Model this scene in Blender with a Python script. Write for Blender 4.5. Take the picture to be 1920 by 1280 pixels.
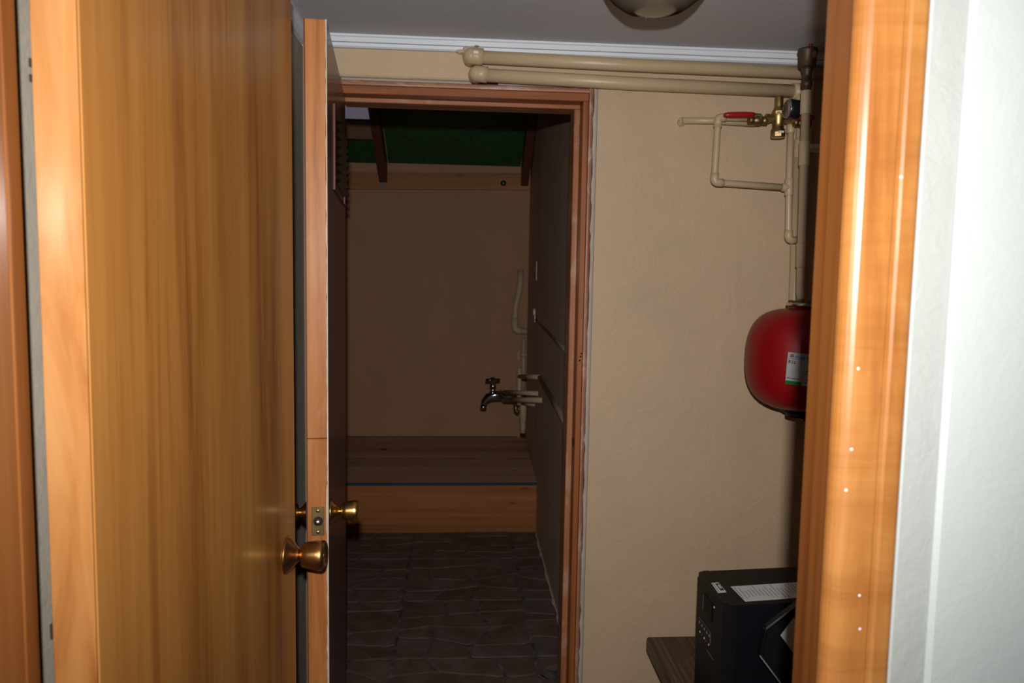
import bpy, bmesh, math, random
from mathutils import Vector, Matrix

for o in list(bpy.data.objects):
    bpy.data.objects.remove(o, do_unlink=True)
S = bpy.context.scene
COL = S.collection

# ---------------------------------------------------------------- camera
cam = bpy.data.cameras.new('camera')
cam.sensor_fit = 'HORIZONTAL'
cam.sensor_width = 23.5
cam.lens = 17.625
cam.clip_start = 0.02
cam.dof.use_dof = True
cam.dof.focus_distance = 2.0
cam.dof.aperture_fstop = 4.5
camo = bpy.data.objects.new('camera', cam)
COL.objects.link(camo)
right = Vector((0.99731799, -0.07105363, 0.0175559))
upv = Vector((-0.01109227, 0.09036085, 0.99584732))
back = Vector((-0.07234494, -0.99337118, 0.08933035))
camo.matrix_world = Matrix(((right.x, upv.x, back.x, 0.0), (right.y, upv.y, back.y, 0.0),
                            (right.z, upv.z, back.z, 1.46), (0, 0, 0, 1)))
S.camera = camo

# ---------------------------------------------------------------- world and light
w = bpy.data.worlds.new('world')
S.world = w
w.use_nodes = True
w.node_tree.nodes['Background'].inputs[0].default_value = (0.85, 0.9, 1.0, 1)
w.node_tree.nodes['Background'].inputs[1].default_value = 0.006

# the camera's own flash gun, sitting on the body behind and above the lens
fl = bpy.data.lights.new('camera_flash', 'SPOT')
fl.energy = 140
fl.color = (1.0, 0.97, 0.93)
fl.shadow_soft_size = 0.013
fl.spot_size = math.radians(112)
fl.spot_blend = 1.0
flo = bpy.data.objects.new('camera_flash', fl)
COL.objects.link(flo)
flo.location = (-0.003, -0.068, 1.565)
flo.rotation_euler = Vector((0.04, 0.9934, -0.03)).to_track_quat('-Z', 'Y').to_euler()

S.view_settings.view_transform = 'Standard'
S.view_settings.look = 'None'
S.view_settings.gamma = 1.0
S.view_settings.exposure = 0.0
S.view_settings.use_curve_mapping = False

random.seed(4)
PI = math.pi

# ---------------------------------------------------------------- materials
MATS = {}


def _new(name):
    m = bpy.data.materials.new(name)
    m.use_nodes = True
    nt = m.node_tree
    return m, nt, nt.nodes['Principled BSDF']


def _noise(nt, scale, detail=4, rough=.6, dist=0., vec=None):
    n = nt.nodes.new('ShaderNodeTexNoise')
    n.inputs['Scale'].default_value = scale
    n.inputs['Detail'].default_value = detail
    n.inputs['Roughness'].default_value = rough
    n.inputs['Distortion'].default_value = dist
    if vec is not None:
        nt.links.new(vec, n.inputs['Vector'])
    return n


def _coord(nt, scale=(1, 1, 1), loc=(0, 0, 0)):
    tc = nt.nodes.new('ShaderNodeTexCoord')
    mp = nt.nodes.new('ShaderNodeMapping')
    mp.inputs['Scale'].default_value = scale
    mp.inputs['Location'].default_value = loc
    nt.links.new(tc.outputs['Object'], mp.inputs['Vector'])
    return mp.outputs['Vector']


def _ramp(nt, fac, stops):
    r = nt.nodes.new('ShaderNodeValToRGB')
    els = r.color_ramp.elements
    els[0].position, els[0].color = stops[0][0], (*stops[0][1], 1)
    els[1].position, els[1].color = stops[-1][0], (*stops[-1][1], 1)
    for p, c in stops[1:-1]:
        e = els.new(p)
        e.color = (*c, 1)
    nt.links.new(fac, r.inputs['Fac'])
    return r


def _mix(nt, fac, a, b, mode='MIX'):
    m = nt.nodes.new('ShaderNodeMix')
    m.data_type = 'RGBA'
    m.blend_type = mode
    if isinstance(fac, (int, float)):
        m.inputs['Factor'].default_value = fac
    else:
        nt.links.new(fac, m.inputs['Factor'])
    for sock, v in ((m.inputs['A'], a), (m.inputs['B'], b)):
        if isinstance(v, tuple):
            sock.default_value = (*v, 1)
        else:
            nt.links.new(v, sock)
    return m.outputs['Result']


def _bump(nt, bs, height, strength, dist=.01):
    b = nt.nodes.new('ShaderNodeBump')
    b.inputs['Strength'].default_value = strength
    b.inputs['Distance'].default_value = dist
    nt.links.new(height, b.inputs['Height'])
    nt.links.new(b.outputs['Normal'], bs.inputs['Normal'])


def plain(name, col, rough=.5, metal=0., coat=0., var=0., spec=.5):
    m, nt, bs = _new(name)
    bs.inputs['Base Color'].default_value = (*col, 1)
    bs.inputs['Roughness'].default_value = rough
    bs.inputs['Metallic'].default_value = metal
    bs.inputs['Coat Weight'].default_value = coat
    bs.inputs['Coat Roughness'].default_value = .08
    bs.inputs['Specular IOR Level'].default_value = spec
    if var:
        n = _noise(nt, 35, 5, .65, .3, _coord(nt))
        r = _ramp(nt, n.outputs['Fac'], [(.3, tuple(c * (1 - var) for c in col)), (.7, tuple(min(1, c * (1 + var)) for c in col))])
        nt.links.new(r.outputs['Color'], bs.inputs['Base Color'])
    MATS[name] = m
    return m


def paint(name, col, rough=.55, bump=.25, bscale=60, var=.08, streak=0., spec=.4):
    """wall paint: slight blotches, roller and trowel relief"""
    m, nt, bs = _new(name)
    v = _coord(nt)
    n1 = _noise(nt, 3.2, 6, .62, .4, v)
    c = _ramp(nt, n1.outputs['Fac'], [(.3, tuple(x * (1 - var) for x in col)), (.7, tuple(min(1, x * (1 + var)) for x in col))]).outputs['Color']
    if streak:
        v2 = _coord(nt, (9, 9, 1.2))
        n3 = _noise(nt, 2.5, 6, .7, .6, v2)
        r3 = _ramp(nt, n3.outputs['Fac'], [(.55, (0, 0, 0)), (.8, (1, 1, 1))])
        k = nt.nodes.new('ShaderNodeMath')
        k.operation = 'MULTIPLY'
        k.inputs[1].default_value = streak
        nt.links.new(r3.outputs['Color'], k.inputs[0])
        c = _mix(nt, k.outputs[0], c, (.3, .27, .24))
    nt.links.new(c, bs.inputs['Base Color'])
    bs.inputs['Roughness'].default_value = rough
    bs.inputs['Specular IOR Level'].default_value = spec
    n2 = _noise(nt, bscale, 5, .6, .8, v)
    n4 = _noise(nt, bscale * .16, 4, .6, 1.2, v)
    ad = nt.nodes.new('ShaderNodeMath')
    ad.operation = 'MULTIPLY_ADD'
    ad.inputs[1].default_value = 2.5
    nt.links.new(n4.outputs['Fac'], ad.inputs[0])
    nt.links.new(n2.outputs['Fac'], ad.inputs[2])
    _bump(nt, bs, ad.outputs[0], bump, .004)
    MATS[name] = m
    return m


def wood(name, dark, mid, light, axis='Z', fine=90, broad=7, rough=.35, coat=.5, bump=.06, worn=0., worncol=(.5, .42, .38), seed=0., knots=0., stretch=.035, spec=.3, figure=0., crough=.18):
    """varnished or raw timber with its grain along one axis"""
    m, nt, bs = _new(name)
    sc = {'X': (stretch, 1, 1), 'Y': (1, stretch, 1), 'Z': (1, 1, stretch)}[axis]
    v = _coord(nt, sc, (seed, seed * 1.7, seed * .37))
    n1 = _noise(nt, broad, 5, .6, 1.4, v)
    n2 = _noise(nt, fine, 4, .6, .3, v)
    mm = nt.nodes.new('ShaderNodeMath')
    mm.operation = 'MULTIPLY_ADD'
    mm.inputs[1].default_value = .32
    nt.links.new(n2.outputs['Fac'], mm.inputs[0])
    nt.links.new(n1.outputs['Fac'], mm.inputs[2])
    r = _ramp(nt, mm.outputs[0], [(.45, dark), (.64, mid), (.84, light)])
    c = r.outputs['Color']
    if knots:
        v3 = _coord(nt, {'X': (.28, 1, 1), 'Y': (1, .28, 1), 'Z': (1, 1, .28)}[axis], (seed * 2, 1.3, .4))
        vo = nt.nodes.new('ShaderNodeTexVoronoi')
        vo.inputs['Scale'].default_value = 11
        nt.links.new(v3, vo.inputs['Vector'])
        kr = _ramp(nt, vo.outputs['Distance'], [(.03, (1, 1, 1)), (.10, (0, 0, 0))])
        kk = nt.nodes.new('ShaderNodeMath')
        kk.operation = 'MULTIPLY'
        kk.inputs[1].default_value = knots
        nt.links.new(kr.outputs['Color'], kk.inputs[0])
        c = _mix(nt, kk.outputs[0], c, tuple(x * .35 for x in dark))
    if worn:
        n5 = _noise(nt, 14, 8, .72, .5, _coord(nt, {'X': (.4, 1, 1), 'Y': (1, .4, 1), 'Z': (1, 1, .4)}[axis], (seed, 2, 1)))
        wr = _ramp(nt, n5.outputs['Fac'], [(.52, (0, 0, 0)), (.66, (1, 1, 1))])
        wk = nt.nodes.new('ShaderNodeMath')
        wk.operation = 'MULTIPLY'
        wk.inputs[1].default_value = worn
        nt.links.new(wr.outputs['Color'], wk.inputs[0])
        c = _mix(nt, wk.outputs[0], c, worncol)
    if figure:
        vf = _coord(nt, {'X': (9, 1, 1), 'Y': (1, 9, 1), 'Z': (1, 1, 9)}[axis], (seed, 1, seed))
        nf = _noise(nt, 2.2, 4, .6, 1.0, vf)
        fr = _ramp(nt, nf.outputs['Fac'], [(.42, (0, 0, 0)), (.68, (1, 1, 1))])
        fk = nt.nodes.new('ShaderNodeMath')
        fk.operation = 'MULTIPLY'
        fk.inputs[1].default_value = figure
        nt.links.new(fr.outputs['Color'], fk.inputs[0])
        c = _mix(nt, fk.outputs[0], c, dark)
    nt.links.new(c, bs.inputs['Base Color'])
    bs.inputs['Roughness'].default_value = rough
    bs.inputs['Specular IOR Level'].default_value = spec
    bs.inputs['Coat Weight'].default_value = coat
    bs.inputs['Coat Roughness'].default_value = crough
    _bump(nt, bs, mm.outputs[0], bump, .004)
    MATS[name] = m
    return m


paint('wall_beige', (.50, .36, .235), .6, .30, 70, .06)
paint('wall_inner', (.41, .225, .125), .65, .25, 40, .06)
paint('wall_side_grey', (.50, .375, .29), .6, .25, 30, .08, .35)
paint('wall_left_grey', (.34, .30, .25), .6, .2, 60, .05)
paint('ceiling_white', (.51, .505, .53), .7, .1, 120, .03)
paint('front_white', (.375, .405, .40), .45, .12, 90, .02)
paint('front_filler', (.285, .30, .29), .6, .3, 50, .03)
paint('cornice_white', (.66, .70, .76), .5, .1, 90, .03)
paint('pipe_beige', (.47, .36, .22), .38, .08, 90, .05)
paint('pipe_beige_dark', (.50, .38, .25), .5, .12, 90, .08)
paint('filler_beige', (.52, .40, .27), .7, .6, 50, .12)
paint('chipped_white', (.42, .36, .31), .7, .6, 60, .25)
wood('veneer', (.17, .053, .008), (.315, .124, .023), (.395, .176, .040), 'Z', 75, 6.5, .40, .3, .02, seed=1.3, stretch=.05)
wood('pine_edge', (.21, .068, .014), (.31, .130, .038), (.36, .175, .062), 'Z', 30, 16, .38, .4, .03, seed=5.1, stretch=.14)
wood('jamb_wood', (.115, .034, .009), (.19, .064, .015), (.235, .085, .023), 'Z', 70, 9, .35, .5, .05, seed=2.2, knots=.4)
wood('architrave_wood', (.19, .060, .012), (.295, .118, .029), (.35, .165, .047), 'Z', 50, 10, .34, .7, .22, seed=7.7, knots=.3, stretch=.12, figure=.6, crough=.30)
wood('frame_wood', (.14, .035, .010), (.26, .078, .020), (.34, .115, .034), 'Z', 70, 12, .5, .08, .1, seed=3.3, knots=.4)
wood('frame_wood_x', (.14, .035, .010), (.26, .078, .020), (.34, .115, .034), 'X', 70, 12, .5, .08, .1, seed=3.8, knots=.4)
wood('stop_wood', (.20, .065, .025), (.32, .115, .045), (.40, .17, .08), 'Z', 70, 14, .5, .2, .15, .5, (.5, .36, .27), seed=4.3)
wood('stop_wood_x', (.20, .065, .025), (.32, .115, .045), (.40, .17, .08), 'X', 70, 14, .5, .2, .15, .5, (.5, .36, .27), seed=4.9)
wood('bead_wood', (.20, .07, .035), (.30, .12, .065), (.40, .2, .13), 'Z', 70, 14, .5, .2, .2, .75, (.55, .46, .40), seed=6.3)
wood('bead_wood_x', (.20, .07, .035), (.30, .12, .065), (.40, .2, .13), 'X', 70, 14, .5, .2, .2, .75, (.55, .46, .40), seed=6.7)
wood('door_edge_wood', (.17, .048, .010), (.33, .115, .025), (.40, .16, .042), 'Z', 60, 10, .5, .12, .08, .30, (.44, .23, .12), seed=8.3, stretch=.06)
wood('step_front_wood', (.20, .062, .015), (.33, .115, .030), (.40, .16, .05), 'X', 40, 8, .6, .1, .1, seed=9.1, knots=.7)
wood('step_top_wood', (.34, .185, .11), (.48, .27, .17), (.56, .36, .26), 'X', 40, 4, .7, 0, .1, .7, (.46, .37, .34), seed=9.9, knots=.8)
wood('batten_wood', (.20, .075, .025), (.36, .145, .05), (.46, .21, .08), 'X', 40, 8, .6, .1, .1, seed=10.4, knots=.5)
wood('bench_wood', (.022, .012, .007), (.058, .033, .021), (.15, .088, .056), 'Y', 220, 40, .5, .1, .3, seed=11.2)
wood('purlin_wood', (.10, .045, .02), (.16, .075, .035), (.2, .1, .05), 'X', 40, 8, .7, 0, .1, seed=12.2)
plain('rafter_red', (.105, .028, .018), .6, 0, 0, .2)
plain('door_red', (.105, .026, .024), .38, 0, .2, .15)
plain('green_sheet', (.012, .075, .024), .5, 0, 0, .35)
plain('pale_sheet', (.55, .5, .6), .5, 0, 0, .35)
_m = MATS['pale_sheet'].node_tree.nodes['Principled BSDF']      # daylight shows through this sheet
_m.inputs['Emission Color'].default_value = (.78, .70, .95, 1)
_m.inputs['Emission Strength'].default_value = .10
plain('gap_dark', (.012, .007, .005), .9)
plain('seam_dark', (.09, .025, .015), .7)
plain('bronze', (.42, .21, .08), .34, 1.0, 0, .06)
plain('old_brass', (.50, .31, .11), .30, 1.0, 0, .12)
plain('brass', (.46, .32, .14), .40, 1.0, 0, .12)
plain('dark_brass', (.22, .15, .07), .45, .9, 0, .25)
plain('vent_bronze', (.10, .066, .042), .5, .6, 0, .35)
plain('steel', (.55, .54, .52), .28, 1.0, 0, .1)
plain('chrome', (.50, .51, .53), .14, 1.0)
plain('red_handle', (.30, .004, .006), .38, 0, .2)
plain('tank_red', (.22, .0012, .004), .42, 0, .06, .05, .3)
plain('black_plastic', (.0045, .004, .005), .5, 0, 0, .2, .35)
plain('black_metal', (.0045, .0045, .008), .5, 0, 0, .15, .25)
plain('black_top', (.012, .0085, .0075), .6, 0, 0, .2, .25)
plain('grey_plastic', (.10, .10, .105), .45)
plain('screen_dark', (.003, .003, .003), .5, 0, 0, 0, .2)
plain('label_white', (.62, .64, .66), .5)
plain('label_grey', (.16, .16, .17), .6)
plain('label_black', (.015, .015, .02), .6)
plain('label_blue', (.06, .22, .50), .5)
plain('label_red', (.45, .02, .03), .5)
plain('label_green', (.01, .28, .05), .5)
plain('gauge_face', (.50, .45, .46), .3, 0, .5)
plain('gauge_black', (.008, .010, .012), .35)
plain('lamp_base', (.22, .15, .09), .6)
plain('louvre_metal', (.24, .19, .18), .25, 1.0)
plain('teal_paint', (.006, .03, .045), .6)
plain('white_plastic', (.62, .58, .53), .4)
plain('dust', (.38, .34, .30), .9, 0, 0, .3)
plain('concrete', (.16, .14, .125), .85, 0, 0, .15)


def _tile_mat():
    m, nt, bs = _new('floor_stone')
    oi = nt.nodes.new('ShaderNodeObjectInfo')
    v = _coord(nt, (1, 1, 1))
    ge = nt.nodes.new('ShaderNodeNewGeometry')
    n = _noise(nt, 9, 7, .68, .5, ge.outputs['Position'])
    r1 = _ramp(nt, oi.outputs['Random'], [(0, (.085, .045, .034)), (.5, (.105, .062, .048)), (1, (.09, .066, .056))])
    r2 = _ramp(nt, n.outputs['Fac'], [(.42, (0, 0, 0)), (.72, (1, 1, 1))])
    k = nt.nodes.new('ShaderNodeMath')
    k.operation = 'MULTIPLY'
    k.inputs[1].default_value = .55
    nt.links.new(r2.outputs['Color'], k.inputs[0])
    c = _mix(nt, k.outputs[0], r1.outputs['Color'], (.19, .155, .135))
    nt.links.new(c, bs.inputs['Base Color'])
    bs.inputs['Roughness'].default_value = .62
    _bump(nt, bs, n.outputs['Fac'], .5, .006)
    MATS['floor_stone'] = m
    m, nt, bs = _new('floor_grout')
    ge = nt.nodes.new('ShaderNodeNewGeometry')
    n = _noise(nt, 14, 6, .7, .5, ge.outputs['Position'])
    r = _ramp(nt, n.outputs['Fac'], [(.40, (.040, .030, .026)), (.64, (.15, .125, .11))])
    nt.links.new(r.outputs['Color'], bs.inputs['Base Color'])
    bs.inputs['Roughness'].default_value = .9
    MATS['floor_grout'] = m


_tile_mat()


def _glass():
    m, nt, bs = _new('ribbed_glass')
    bs.inputs['Base Color'].default_value = (.42, .34, .26, 1)
    bs.inputs['Transmission Weight'].default_value = .75
    bs.inputs['Roughness'].default_value = .12
    bs.inputs['IOR'].default_value = 1.48
    MATS['ribbed_glass'] = m


_glass()

# ---------------------------------------------------------------- mesh helpers


def box(bm, x0, x1, y0, y1, z0, z1, bevel=0., seg=1):
    r = bmesh.ops.create_cube(bm, size=1.0)
    vs = r['verts']
    bmesh.ops.scale(bm, vec=(abs(x1 - x0), abs(y1 - y0), abs(z1 - z0)), verts=vs)
    bmesh.ops.translate(bm, vec=((x0 + x1) / 2, (y0 + y1) / 2, (z0 + z1) / 2), verts=vs)
    if bevel:
        es = list({e for v in vs for e in v.link_edges})
        bmesh.ops.bevel(bm, geom=es, offset=bevel, segments=seg, affect='EDGES', profile=.6)


def new():
    return bmesh.new()


def bxo(*a, **k):
    bm = new()
    box(bm, *a, **k)
    return bm


def prism(bm, poly, z0, z1):
    """polygon in XY extruded along Z"""
    a = [bm.verts.new((x, y, z0)) for x, y in poly]
    b = [bm.verts.new((x, y, z1)) for x, y in poly]
    n = len(poly)
    bm.faces.new(list(reversed(a)))
    bm.faces.new(b)
    for i in range(n):
        bm.faces.new((a[i], a[(i + 1) % n], b[(i + 1) % n], b[i]))


def prism_x(bm, poly, x0, x1):
    """polygon in YZ extruded along X"""
    a = [bm.verts.new((x0, y, z)) for y, z in poly]
    b = [bm.verts.new((x1, y, z)) for y, z in poly]
    n = len(poly)
    bm.faces.new(a)
    bm.faces.new(list(reversed(b)))
    for i in range(n):
        bm.faces.new((a[(i + 1) % n], a[i], b[i], b[(i + 1) % n]))


def prism_y(bm, poly, y0, y1):
    """polygon in XZ extruded along Y"""
    a = [bm.verts.new((x, y0, z)) for x, z in poly]
    b = [bm.verts.new((x, y1, z)) for x, z in poly]
    n = len(poly)
    bm.faces.new(a)
    bm.faces.new(list(reversed(b)))
    for i in range(n):
        bm.faces.new((a[(i + 1) % n], a[i], b[i], b[(i + 1) % n]))


def lathe(bm, prof, origin, axis, seg=28, smooth=True):
    """profile of (distance along axis, radius)"""
    ax = Vector(axis).normalized()
    q = ax.to_track_quat('Z', 'Y')
    o = Vector(origin)
    rings = []
    for d, r in prof:
        if r < 1e-5:
            rings.append([bm.verts.new(o + ax * d)])
        else:
            rings.append([bm.verts.new(o + q @ Vector((r * math.cos(2 * PI * i / seg), r * math.sin(2 * PI * i / seg), d))) for i in range(seg)])
    for a, b in zip(rings, rings[1:]):
        if len(a) == 1 and len(b) == 1:
            continue
        for i in range(seg):
            j = (i + 1) % seg
            if len(a) == 1:
                f = bm.faces.new((a[0], b[j], b[i]))
            elif len(b) == 1:
                f = bm.faces.new((a[i], a[j], b[0]))
            else:
                f = bm.faces.new((a[i], a[j], b[j], b[i]))
            f.smooth = smooth
    for ring, rev in ((rings[0], True), (rings[-1], False)):
        if len(ring) > 1:
            bm.faces.new(list(reversed(ring)) if rev else ring)


def tube(bm, pts, r, seg=14, bend=0.0, nb=5):
    """round tube through points; bend > 0 rounds the corners"""
    P = [Vector(p) for p in pts]
    if bend and len(P) > 2:
        Q = [P[0]]
        for a, b, c in zip(P, P[1:], P[2:]):
            d1 = (a - b).normalized()
            d2 = (c - b).normalized()
            k = min(bend, (a - b).length * .48, (c - b).length * .48)
            s, e = b + d1 * k, b + d2 * k
            for i in range(nb + 1):
                t = i / nb
                Q.append(s * (1 - t) ** 2 + b * 2 * t * (1 - t) + e * t ** 2)
        Q.append(P[-1])
        P = Q
    rs = r if isinstance(r, (list, tuple)) else [r] * len(P)
    rings = []
    tan0 = (P[1] - P[0]).normalized()
    ref = Vector((0, 0, 1)) if abs(tan0.z) < .9 else Vector((0, 1, 0))
    nx = tan0.cross(ref).normalized()
    for i, p in enumerate(P):
        if i == 0:
            t = P[1] - P[0]
        elif i == len(P) - 1:
            t = P[-1] - P[-2]
        else:
            t = (P[i + 1] - p).normalized() + (p - P[i - 1]).normalized()
        t.normalize()
        nx = (nx - t * nx.dot(t)).normalized()
        ny = t.cross(nx)
        rings.append([bm.verts.new(p + (nx * math.cos(2 * PI * k / seg) + ny * math.sin(2 * PI * k / seg)) * rs[i]) for k in range(seg)])
    for a, b in zip(rings, rings[1:]):
        for i in range(seg):
            f = bm.faces.new((a[i], a[(i + 1) % seg], b[(i + 1) % seg], b[i]))
            f.smooth = True
    bm.faces.new(list(reversed(rings[0])))
    bm.faces.new(rings[-1])


ORG = {}


def obj(name, bm, mat, parent=None, smooth=False):
    bmesh.ops.recalc_face_normals(bm, faces=bm.faces)
    if parent is not None:
        off = ORG[parent.name]
    else:
        xs = [v.co for v in bm.verts]
        off = Vector(((min(v.x for v in xs) + max(v.x for v in xs)) / 2, (min(v.y for v in xs) + max(v.y for v in xs)) / 2, min(v.z for v in xs)))
    bmesh.ops.translate(bm, vec=-off, verts=bm.verts)
    me = bpy.data.meshes.new(name)
    bm.to_mesh(me)
    bm.free()
    if smooth:
        for p in me.polygons:
            p.use_smooth = True
    o = bpy.data.objects.new(name, me)
    COL.objects.link(o)
    me.materials.append(MATS[mat])
    if parent is not None:
        o.parent = parent
    else:
        o.location = off
    ORG[o.name] = off.copy()
    return o


def thing(name, loc, label, cat, group=None):
    o = bpy.data.objects.new(name, None)
    COL.objects.link(o)
    o.location = loc
    o.empty_display_size = .05
    ORG[o.name] = Vector(loc)
    tag(o, label, cat, group)
    return o


def tag(o, label, cat, group=None, kind=None):
    o['label'] = label
    o['category'] = cat
    if group:
        o['group'] = group
    if kind:
        o['kind'] = kind
    return o


def struct(name, bm, mat, label=None, cat=None, parent=None):
    o = obj(name, bm, mat, parent)
    if parent is None:
        o['kind'] = 'structure'
        if label:
            o['label'] = label
            o['category'] = cat
    return o


def text_bm(s, size, mapper, bold=False, extrude=0.0004):
    """lettering: built-in font outline, each vertex placed by mapper(u, v, w)"""
    cu = bpy.data.curves.new('lettering', 'FONT')
    cu.body = s
    cu.size = size
    cu.resolution_u = 3
    cu.extrude = extrude
    if bold:
        cu.offset = size * .02
    to = bpy.data.objects.new('lettering', cu)
    COL.objects.link(to)
    dg = bpy.context.evaluated_depsgraph_get()
    me = bpy.data.meshes.new_from_object(to.evaluated_get(dg))
    bpy.data.objects.remove(to)
    bm = new()
    bm.from_mesh(me)
    bpy.data.meshes.remove(me)
    for v in bm.verts:
        v.co = mapper(v.co.x, v.co.y, v.co.z)
    return bm


# ---------------------------------------------------------------- setting: the near room and doorway
H2 = 2.15
struct('floor_front', bxo(-2.2, 2.4, -1.6, 2.44, -.1, 0), 'concrete', 'bare concrete floor of the narrow service room', 'floor')
bm = new()
box(bm, .436, 2.4, .714, .80, 0, 2.5)
wfr = struct('wall_front_right', bm, 'front_white', 'white painted wall to the right of the near doorway', 'wall')
bm = new()
prism(bm, [(.473, .716), (.474, .709), (.479, .7055), (2.4, .7055), (2.4, .716)], 0, 2.5)
struct('plaster_coat', bm, 'front_white', parent=wfr)
struct('filler_strip', bxo(.4365, .4725, .7115, .716, 0, 2.5), 'front_filler', parent=wfr)
struct('wall_front_left', bxo(-2.2, -.462, .714, .80, 0, 2.5), 'front_white', 'white painted wall left of the near doorway', 'wall')
struct('wall_front_head', bxo(-.462, .436, .714, .80, 2.075, 2.5), 'front_white', 'white painted wall above the near doorway', 'wall')

# near door frame: lining, stop strip and moulded architrave
jr = struct('trim_1', bxo(.370, .4355, .7145, .7565, 0, 2.03), 'jamb_wood', 'orange varnished timber jamb at right of the near doorway', 'door frame')
struct('stop_strip', bxo(.3735, .4355, .7585, .787, 0, 2.03, bevel=.0015), 'jamb_wood', parent=jr)
struct('rebate', bxo(.398, .4355, .787, .835, 0, 2.03), 'jamb_wood', parent=jr)
struct('seam', bxo(.3755, .43, .7565, .7585, 0, 2.03), 'seam_dark', parent=jr)
bm = new()
prof = []
for i in range(7):
    a = PI - i / 6 * PI / 2
    prof.append((.3805 + .016 * math.cos(a), .7145 - .016 * math.sin(a)))
prof += [(.405, .6985), (.4075, .7015), (.4115, .7015), (.414, .6995), (.425, .7005)]
for i in range(1, 6):
    a = PI / 2 - i / 5 * PI / 2
    prof.append((.425 + .0095 * math.cos(a), .7095 - .009 * math.sin(a)))
prof.append((.4345, .7145))
prism(bm, prof, 0, 2.09)
arc = struct('architrave', bm, 'architrave_wood', parent=jr)
bm = new()
rr = random.Random(11)
pl, pr = [], []
z = 0.
while z < 2.09:
    pl.append((.4325 + rr.uniform(-.0028, .0012), z))
    z += rr.uniform(.012, .05)
pl.append((.433, 2.09))
prism_y(bm, pl + [(.437, 2.09), (.437, 0)], .7065, .7145)
struct('paint_edge', bm, 'front_white', parent=jr)
for (x, z) in [(.381, 1.375), (.379, 1.297), (.376, 1.257), (.3955, 1.152), (.398, 1.118), (.3985, 1.06), (.4105, 1.035), (.4105, 1.003), (.4125, 1.555)]:
    bm = new()
    lathe(bm, [(0, .0018), (.0008, .0012), (.001, 0)], (x, .6992 if x < .405 else .7005, z), (0, -1, 0), 8)
    struct('paint_speck', bm, 'cornice_white', parent=jr)

jl = struct('trim_2', bxo(-.4615, -.4225, .7145, .7605, 0, 2.03), 'jamb_wood', 'brown varnished timber jamb at the left picture edge', 'door frame')
struct('stop_strip', bxo(-.4615, -.4215, .7625, .787, 0, 2.03, bevel=.0015), 'jamb_wood', parent=jl)
struct('seam', bxo(-.4615, -.4265, .7603, .7627, 0, 2.03), 'seam_dark', parent=jl)
bm = new()
box(bm, -.489, -.4205, .6985, .7145, 0, 2.09, .004, 2)
struct('architrave', bm, 'architrave_wood', parent=jl)
jh = struct('trim_3', bxo(-.4615, .4355, .7145, .787, 2.03, 2.075), 'jamb_wood', 'timber head lining over the near doorway', 'door frame')
struct('architrave', bxo(-.489, .4345, .6985, .7145, 2.02, 2.09, bevel=.004, seg=2), 'architrave_wood', parent=jh)

# the service room between the two doorways
struct('wall_left', bxo(-.56, -.462, .80, 2.38, 0, 2.4), 'wall_left_grey', 'narrow strip of grey beige wall behind the two open doors', 'wall')
struct('wall_right', bxo(1.28, 1.38, .80, 2.38, 0, 2.4), 'wall_beige', 'beige side wall beyond the red tank', 'wall')
struct('ceiling', bxo(-.56, 1.38, .80, 2.38, H2, 2.3), 'ceiling_white', 'plain grey white ceiling of the service room', 'ceiling')

bm = new()
box(bm, -.56, -.358, 2.38, 2.50, 0, 2.4)
box(bm, .4235, 1.38, 2.38, 2.50, 0, 2.4)
box(bm, -.358, .048, 2.38, 2.50, 2.032, 2.4)
box(bm, .048, .118, 2.38, 2.50, 2.042, 2.4)
box(bm, .118, .4235, 2.38, 2.50, 2.032, 2.4)
wb = struct('wall_back', bm, 'wall_beige', 'beige painted wall around the far doorway', 'wall')
bm = new()
box(bm, .4115, .4235, 2.389, 2.49, 0, 2.032)
box(bm, -.352, .048, 2.389, 2.49, 2.024, 2.032)
box(bm, .118, .4115, 2.389, 2.49, 2.024, 2.032)
struct('frame_joint', bm, 'wall_left_grey', parent=wb)
# thicker plaster skim left of the pipe elbows
bm = new()
pts = [(-.42, 2.033), (-.42, 2.110)]
for x, z in [(.005, 2.110), (.012, 2.100), (.010, 2.088), (.016, 2.075), (.022, 2.064), (.026, 2.052), (.031, 2.040), (.037, 2.033)]:
    pts.append((x, z))
prism_y(bm, pts, 2.371, 2.385)
bmesh.ops.bevel(bm, geom=[e for e in bm.edges if all(v.co.y < 2.372 for v in e.verts)], offset=.003, segments=2, affect='EDGES')
struct('plaster_skim', bm, 'wall_beige', parent=wb)
bm = new()
rr = random.Random(3)
for cx, cz, rx, rz in [(.004, 2.112, .013, .007), (.020, 2.119, .012, .006), (.036, 2.1245, .014, .0045), (.016, 2.106, .008, .012), (.050, 2.129, .008, .0025)]:
    r = bmesh.ops.create_icosphere(bm, subdivisions=2, radius=1)
    for v in r['verts']:
        n = 1 + rr.uniform(-.15, .15)
        v.co = Vector((cx + v.co.x * rx * n, 2.360 + v.co.y * .012, cz + v.co.z * rz * n))
struct('filler_lump', bm, 'filler_beige', parent=wb)

# cornice: stepped white moulding
def cornice(name, label, along, a0, a1, p):
    bm = new()
    prof = [(0, H2), (-.026, H2), (-.026, H2 - .006), (-.022, H2 - .008), (-.017, H2 - .020), (-.008, H2 - .0208), (-.008, H2 - .0228), (-.018, H2 - .0236), (-.017, H2 - .032), (-.011, H2 - .036), (0, H2 - .036)]
    if along == 'X':
        prism_x(bm, [(p + y, z) for y, z in prof], a0, a1)
    else:
        prism_y(bm, [(p - y, z) for y, z in prof], a0, a1)
    return struct(name, bm, 'cornice_white', label, 'cornice')


cornice('trim_4', 'white stepped cornice above the beige pipes', 'X', -.462, 1.28, 2.38)
cornice('trim_5', 'white cornice end running along the left wall', 'Y', .80, 2.354, -.462)

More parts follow.
